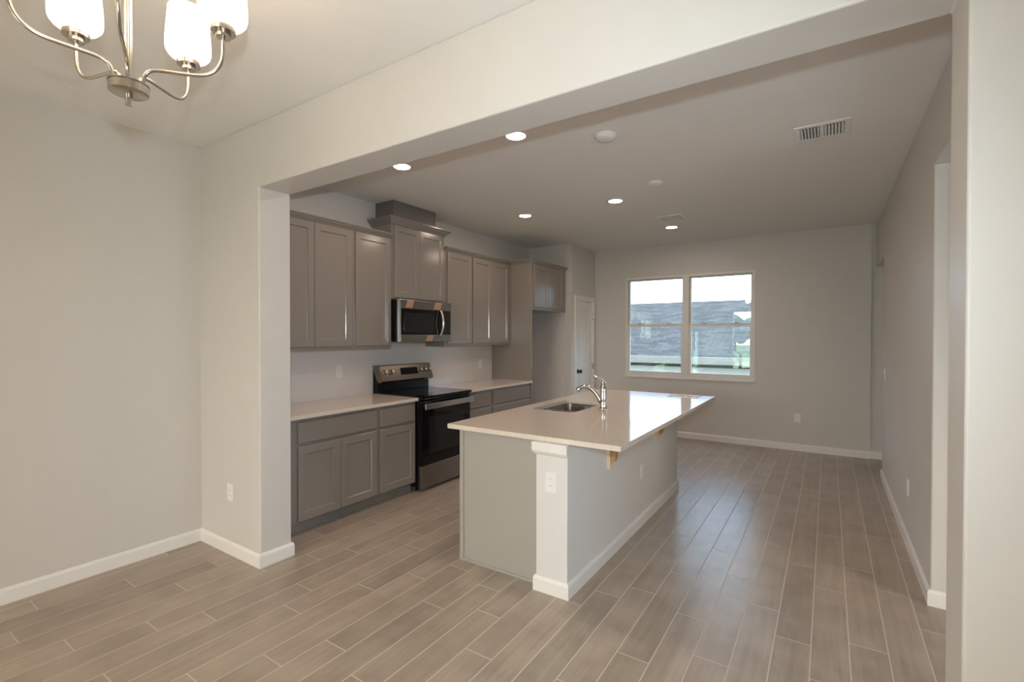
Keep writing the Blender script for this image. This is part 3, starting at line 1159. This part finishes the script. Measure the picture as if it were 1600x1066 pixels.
# ------------------------------------------------------------------ outlets and switch plates
def outlet(loc, nrm, label, style='duplex'):
    """plate centred at loc on a surface whose outward normal is nrm (+-x or +-y)"""
    n = Vector(nrm)
    t = Vector((-n.y, n.x, 0))
    o = Vector(loc)
    r = thing('wall_outlet' if style != 'switch' else 'light_switch', loc, label, 'outlet' if style != 'switch' else 'switch')
    def pt(u, w, k): return tuple(o + t * u + Vector((0, 0, w)) + n * k)
    w2, h2 = .036, .058
    m = MB().prism([(-w2, -h2), (w2, -h2), (w2, h2), (-w2, h2)], pt, 0, .006)
    part(m, 'cover_plate', PLATE, r, bevel=.002)
    if style == 'duplex' or style == 'decora':
        for cz in (-.0195, .0195):
            f = MB()
            if style == 'decora':
                f.prism([(-.017, cz - .019), (.017, cz - .019), (.017, cz + .019), (-.017, cz + .019)], pt, .006, .0085)
            else:
                f.prism([(.016 * cos(2 * pi * k / 16), cz + .014 * sin(2 * pi * k / 16)) for k in range(16)], pt, .006, .0085)
            fo = part(f, 'receptacle', PLATE, r)
            for u, hh in ((-.006, .0045), (.006, .0038)):
                q = MB().prism([(u - .001, cz - hh), (u + .001, cz - hh), (u + .001, cz + hh), (u - .001, cz + hh)], pt, .0085, .0088)
                part(q, 'slot', SLOT, fo)
    else:
        f = MB().prism([(-.015, -.032), (.015, -.032), (.015, .032), (-.015, .032)], lambda u, w, k: pt(u, w, k + (.004 * (w / .032) if k > .007 else 0)), .006, .011)
        part(f, 'rocker', PLATE, r)
    return r
outlet((-3.448, YW, .427), (0, -1, 0), 'white outlet low on the dining wall left of the opening')
outlet((-.332, YB, .428), (0, -1, 0), 'white outlet low on the back wall right of the window')
outlet((XRW, 4.455, .425), (-1, 0, 0), 'white outlet low on the right wall')
outlet((-1.347, 2.4699, .655), (0, -1, 0), 'white outlet on the end of the island half wall', 'decora')
outlet((-1.2419, 3.786, .428), (1, 0, 0), 'white outlet on the long side of the island half wall')
outlet((XK + .008, 5.216, 1.135), (1, 0, 0), 'white outlet on the backsplash right of the stove')
outlet((XK + .008, 2.965, 1.165), (1, 0, 0), 'white outlet on the backsplash left of the stove')
outlet((XRW, 6.20, 1.12), (-1, 0, 0), 'white rocker light switch at the far end of the right wall', 'switch')

# ------------------------------------------------------------------ ceiling fittings
def recessed():
    r = thing('recessed_light', (0, 0, H), 'x', 'ceiling light', 'recessed lights in the kitchen ceiling')
    m = MB(); m.lathe([(.064, 0), (.066, -.006), (.078, -.006), (.086, -.001), (.086, 0)], (0, 0, H), 40, caps=False)
    part(m, 'trim_ring', TRIM, r)
    m = MB(); m.lathe([(.0645, -.003), (.0, -.0035)], (0, 0, H), 32, caps=False)
    part(m, 'lens', CANLENS, r)
    return r
cans = [((-2.901, 2.792), 'lit recessed light cut off by the header edge, closest to the white pillar'),
        ((-1.80, 2.790), 'lit recessed light at the header edge, above the near end of the island'),
        ((-2.905, 4.700), 'lit recessed light in front of the wall cabinets right of the microwave'),
        ((-1.823, 4.690), 'lit recessed light directly left of the smaller round detector'),
        ((-1.665, 6.209), 'lit recessed light beside the farther ceiling vent, nearest the window')]
r0 = recessed()
for i, ((x, y), lb) in enumerate(cans):
    if i == 0:
        r0.location = (x, y, H); r0['label'] = lb
    else:
        copy_thing(r0, (x, y, H), lb)

for (x, y, rr, hh, lb) in ((-1.284, 3.119, .072, .034, 'white round smoke detector on the ceiling closest to the header'),
                           (-1.303, 4.321, .062, .022, 'smaller white round detector on the ceiling beyond the first')):
    r = thing('smoke_detector', (x, y, H), lb, 'smoke detector')
    m = MB(); m.lathe([(rr, 0), (rr, -hh * .35), (rr * .96, -hh * .4)], (x, y, H), 40)
    part(m, 'mounting_base', PLATE, r)
    m = MB(); m.lathe([(rr * .95, -hh * .41), (rr * .93, -hh * .7), (rr * .80, -hh * .93), (rr * .3, -hh), (0, -hh)], (x, y, H), 40)
    part(m, 'cover', PLATE, r)

def vent(x, y, lx, ly, lb, tilt=1):
    r = thing('ceiling_vent', (x, y, H), lb, 'vent')
    x0, x1, y0, y1 = x - lx / 2, x + lx / 2, y - ly / 2, y + ly / 2
    fw = .035
    f = MB()
    for a, b, c_, d in ((x0, x1, y0, y0 + fw), (x0, x1, y1 - fw, y1), (x0, x0 + fw, y0 + fw, y1 - fw), (x1 - fw, x1, y0 + fw, y1 - fw), (x - .012, x + .012, y0 + fw, y1 - fw)):
        f.box(a, b, c_, d, H - .009, H)
    part(f, 'frame', VENTM, r, bevel=.003)
    part(MB().box(x0 + fw, x1 - fw, y0 + fw, y1 - fw, H - .0012, H - .0002), 'duct_opening', SLOT, r)
    for s0, s1, sg in ((x0 + fw, x - .012, 1), (x + .012, x1 - fw, 1)):
        n = 6
        for k in range(n):
            xc = s0 + (s1 - s0) * (k + .5) / n
            m = MB()
            prof = []
            for t in range(6):
                a = t / 5.0
                prof.append((xc - tilt * .007 + tilt * (.013 if tilt > 0 else .0075) * a * a * sg, H - .002 - .012 * a))
            prof += [(u + .0012, w) for u, w in reversed(prof)]
            m.prism(prof, lambda u, w, a: (u, a, w), y0 + fw, y1 - fw)
            part(m, 'louver', VENTM, r)
vent(-.046, 3.84, .315, .285, 'white ceiling vent with dark slots high on the right, near the right wall')
vent(-1.525, 5.715, .30, .28, 'white ceiling vent beyond the detectors, above the far end of the island', -1)

# ------------------------------------------------------------------ chandelier
def chandelier():
    cx, cy, hz = -1.600, .532, 2.181
    r = thing('chandelier', (cx, cy, hz - .03), 'brushed nickel chandelier with lit white glass shades hanging over the dining area', 'chandelier')
    m = MB()
    m.lathe([(0, -.044), (.0088, -.044), (.0088, -.015), (.041, -.013), (.0455, -.010), (.0455, .011), (.042, .011), (.042, .0125), (.047, .0125), (.047, .0155), (.012, .018), (.012, .03)], (cx, cy, hz), 48)
    part(m, 'hub', NICKEL, r)
    m = MB(); m.lathe([(.0085, .02), (.0085, H - hz - .03)], (cx, cy, hz), 16)
    m.lathe([(.060, H - hz - .001), (.060, H - hz - .012), (.045, H - hz - .028), (.012, H - hz - .034), (.0085, H - hz - .034)], (cx, cy, hz), 32)
    part(m, 'stem', NICKEL, r)
    ra, zc = .230, 2.362
    for k in range(5):
        a = -2.919 + k * 2 * pi / 5
        e = Vector((cos(a), sin(a), 0))
        C = Vector((cx, cy, 0))
        bez = [((.034, .010), (.034, .046), (.041, .0605), (.073, .061)), ((.073, .061), (.105, .0615), (.130, .060), (.158, .061)),
               ((.158, .061), (.206, .063), (.230, .092), (.230, .145))]
        uw = []
        for p0, p1, p2, p3 in bez:
            for t in range(10):
                q = t / 10.0
                uw.append(tuple((1 - q) ** 3 * p0[i] + 3 * q * (1 - q) ** 2 * p1[i] + 3 * q * q * (1 - q) * p2[i] + q ** 3 * p3[i] for i in (0, 1)))
        uw += [(.230, .145), (.230, zc + .002 - hz)]
        pts = [C + e * u + Vector((0, 0, hz + w)) for u, w in uw]
        m = MB(); m.tube(pts, .0047, 12)
        ao = part(m, 'arm', NICKEL, r)
        o = C + e * ra + Vector((0, 0, zc))
        m = MB()
        m.lathe([(0, -.004), (.018, -.004), (.019, -.003), (.019, .010), (.031, .010), (.032, .011), (.032, .025), (.031, .026), (.0, .026)], o, 32)
        part(m, 'socket_cup', NICKEL, ao)
        m = MB()
        prof = [(.028, .024), (.040, .030), (.052, .038), (.0595, .048), (.0625, .060), (.0625, .080), (.060, .120), (.0565, .160), (.0545, .185), (.0525, .186), (.0545, .160), (.058, .120), (.0605, .080), (.0605, .062), (.057, .050), (.050, .041), (.038, .033), (.0, .028)]
        m.lathe(prof, o, 36, caps=False)
        part(m, 'glass_shade', SHADE, ao, label='lit white opal glass shade')
        m = MB()
        m.lathe([(.012, .027), (.014, .05), (.022, .075), (.027, .095), (.024, .112), (.012, .124), (0, .126)], o, 16)
        part(m, 'bulb', BULB, ao)
chandelier()

# ------------------------------------------------------------------ outside
g = MB()
g.quad([(-40, 7.6, -1.8), (40, 7.6, -1.8), (40, 60, -1.8), (-40, 60, -1.8)])
struct(g, 'ground', LAWN)
def neighbour():
    r = thing('house', (-3, 16, -1.8), 'neighbouring house with a grey shingle roof outside the far window', 'house')
    # local plane for the shingles: roof slab tilted about X
    y_e, y_r, z_e, z_r = 13.0, 18.0, .97, 2.735
    xa, xb = -16.0, 6.0
    sl = sqrt((y_r - y_e) ** 2 + (z_r - z_e) ** 2)
    ang = math.atan2(z_r - z_e, y_r - y_e)
    m = MB().box(xa, xb, 0, sl, -.05, 0)
    me = m.build('roof', SHINGLE, None)
    me.parent = r
    ORG[me.name] = Vector((0, 0, 0))
    me.location = Vector((0, y_e, z_e)) - Vector(r.location)
    me.rotation_euler = (ang, 0, 0)
    m2 = MB().box(xa, xb, 0, sl, -.05, 0)
    b2 = m2.build('roof', SHINGLE, None)
    b2.parent = r
    b2.location = Vector((0, 2 * y_r - y_e, z_e)) - Vector(r.location)
    b2.rotation_euler = (ang, 0, pi)
    b2.location.x += xa + xb
    gt = MB()
    gt.prism([(12.86, .90), (12.88, .79), (12.97, .77), (13.0, .79), (13.0, .97), (12.85, .97)], lambda u, w, a: (a, u, w), xa, xb)
    part(gt, 'gutter', GUTTER, r)
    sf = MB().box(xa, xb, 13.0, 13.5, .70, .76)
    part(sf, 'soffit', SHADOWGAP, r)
    wl2 = MB().box(xa + .4, xb - .4, 13.3, 22.7, -1.8, .70)
    part(wl2, 'wall', STUCCO, r)
neighbour()
lw = MB()
lw.quad([(-60, -3.65, -.15), (40, -3.65, -.15), (40, -80, -.15), (-60, -80, -.15)])
lw.quad([(-60, -3.65, -.15), (-4.1, -3.65, -.15), (-4.1, 7.5, -.15), (-60, 7.5, -.15)])
struct(lw, 'lawn', LAWN)
CONC = mat('pale_concrete', (0.56, 0.53, 0.49), 0.85, bump=0.2, vary=0.06)
struct(MB().box(-9.0, 3.5, -8.2, -3.63, -.20, -.02), 'bounce_patio', CONC)  # unseen slab added to bounce daylight up to soffit and ceiling
struct(MB().box(2.13, 5.0, 0.5, 5.0, -.20, -.02), 'bounce_walkway', CONC)  # unseen slab added to bounce daylight in through the hall opening
def tree(x, y, hgt, rad, lb, seed):
    rnd = random.Random(seed)
    r = thing('tree', (x, y, -.15), lb, 'tree', 'trees beyond the lawn behind the camera')
    t = MB(); t.tube([(x, y, -.15), (x + .1, y, hgt * .4), (x, y + .1, hgt * .7)], [.16, .12, .06], 10)
    part(t, 'trunk', BARK, r)
    cmb = MB()
    for k in range(26):
        a, b, q = rnd.uniform(0, 2 * pi), rnd.uniform(-1, 1), rnd.random() ** .5
        c_ = Vector((x + rad * q * cos(a), y + rad * q * sin(a), hgt * .65 + hgt * .35 * b * sqrt(max(0, 1 - q * q * .6))))
        s = rad * rnd.uniform(.28, .45)
        prof = [(s * sin(pi * i / 6), -s * cos(pi * i / 6) * rnd.uniform(.8, 1.1)) for i in range(7)]
        prof[0] = (0, -s); prof[-1] = (0, s)
        cmb.lathe(prof, c_, 8, (rnd.uniform(-1, 1), rnd.uniform(-1, 1), 1), smooth=False)
    part(cmb, 'crown', LEAF, r)
for i, x in enumerate((-22.0, -17.5, -13.2, -9.0, -4.6)):
    tree(x, -44 - 1.5 * (i % 2), 3.5 + .35 * (i % 3), 1.75, 'round leafy tree beyond the lawn', i + 1)
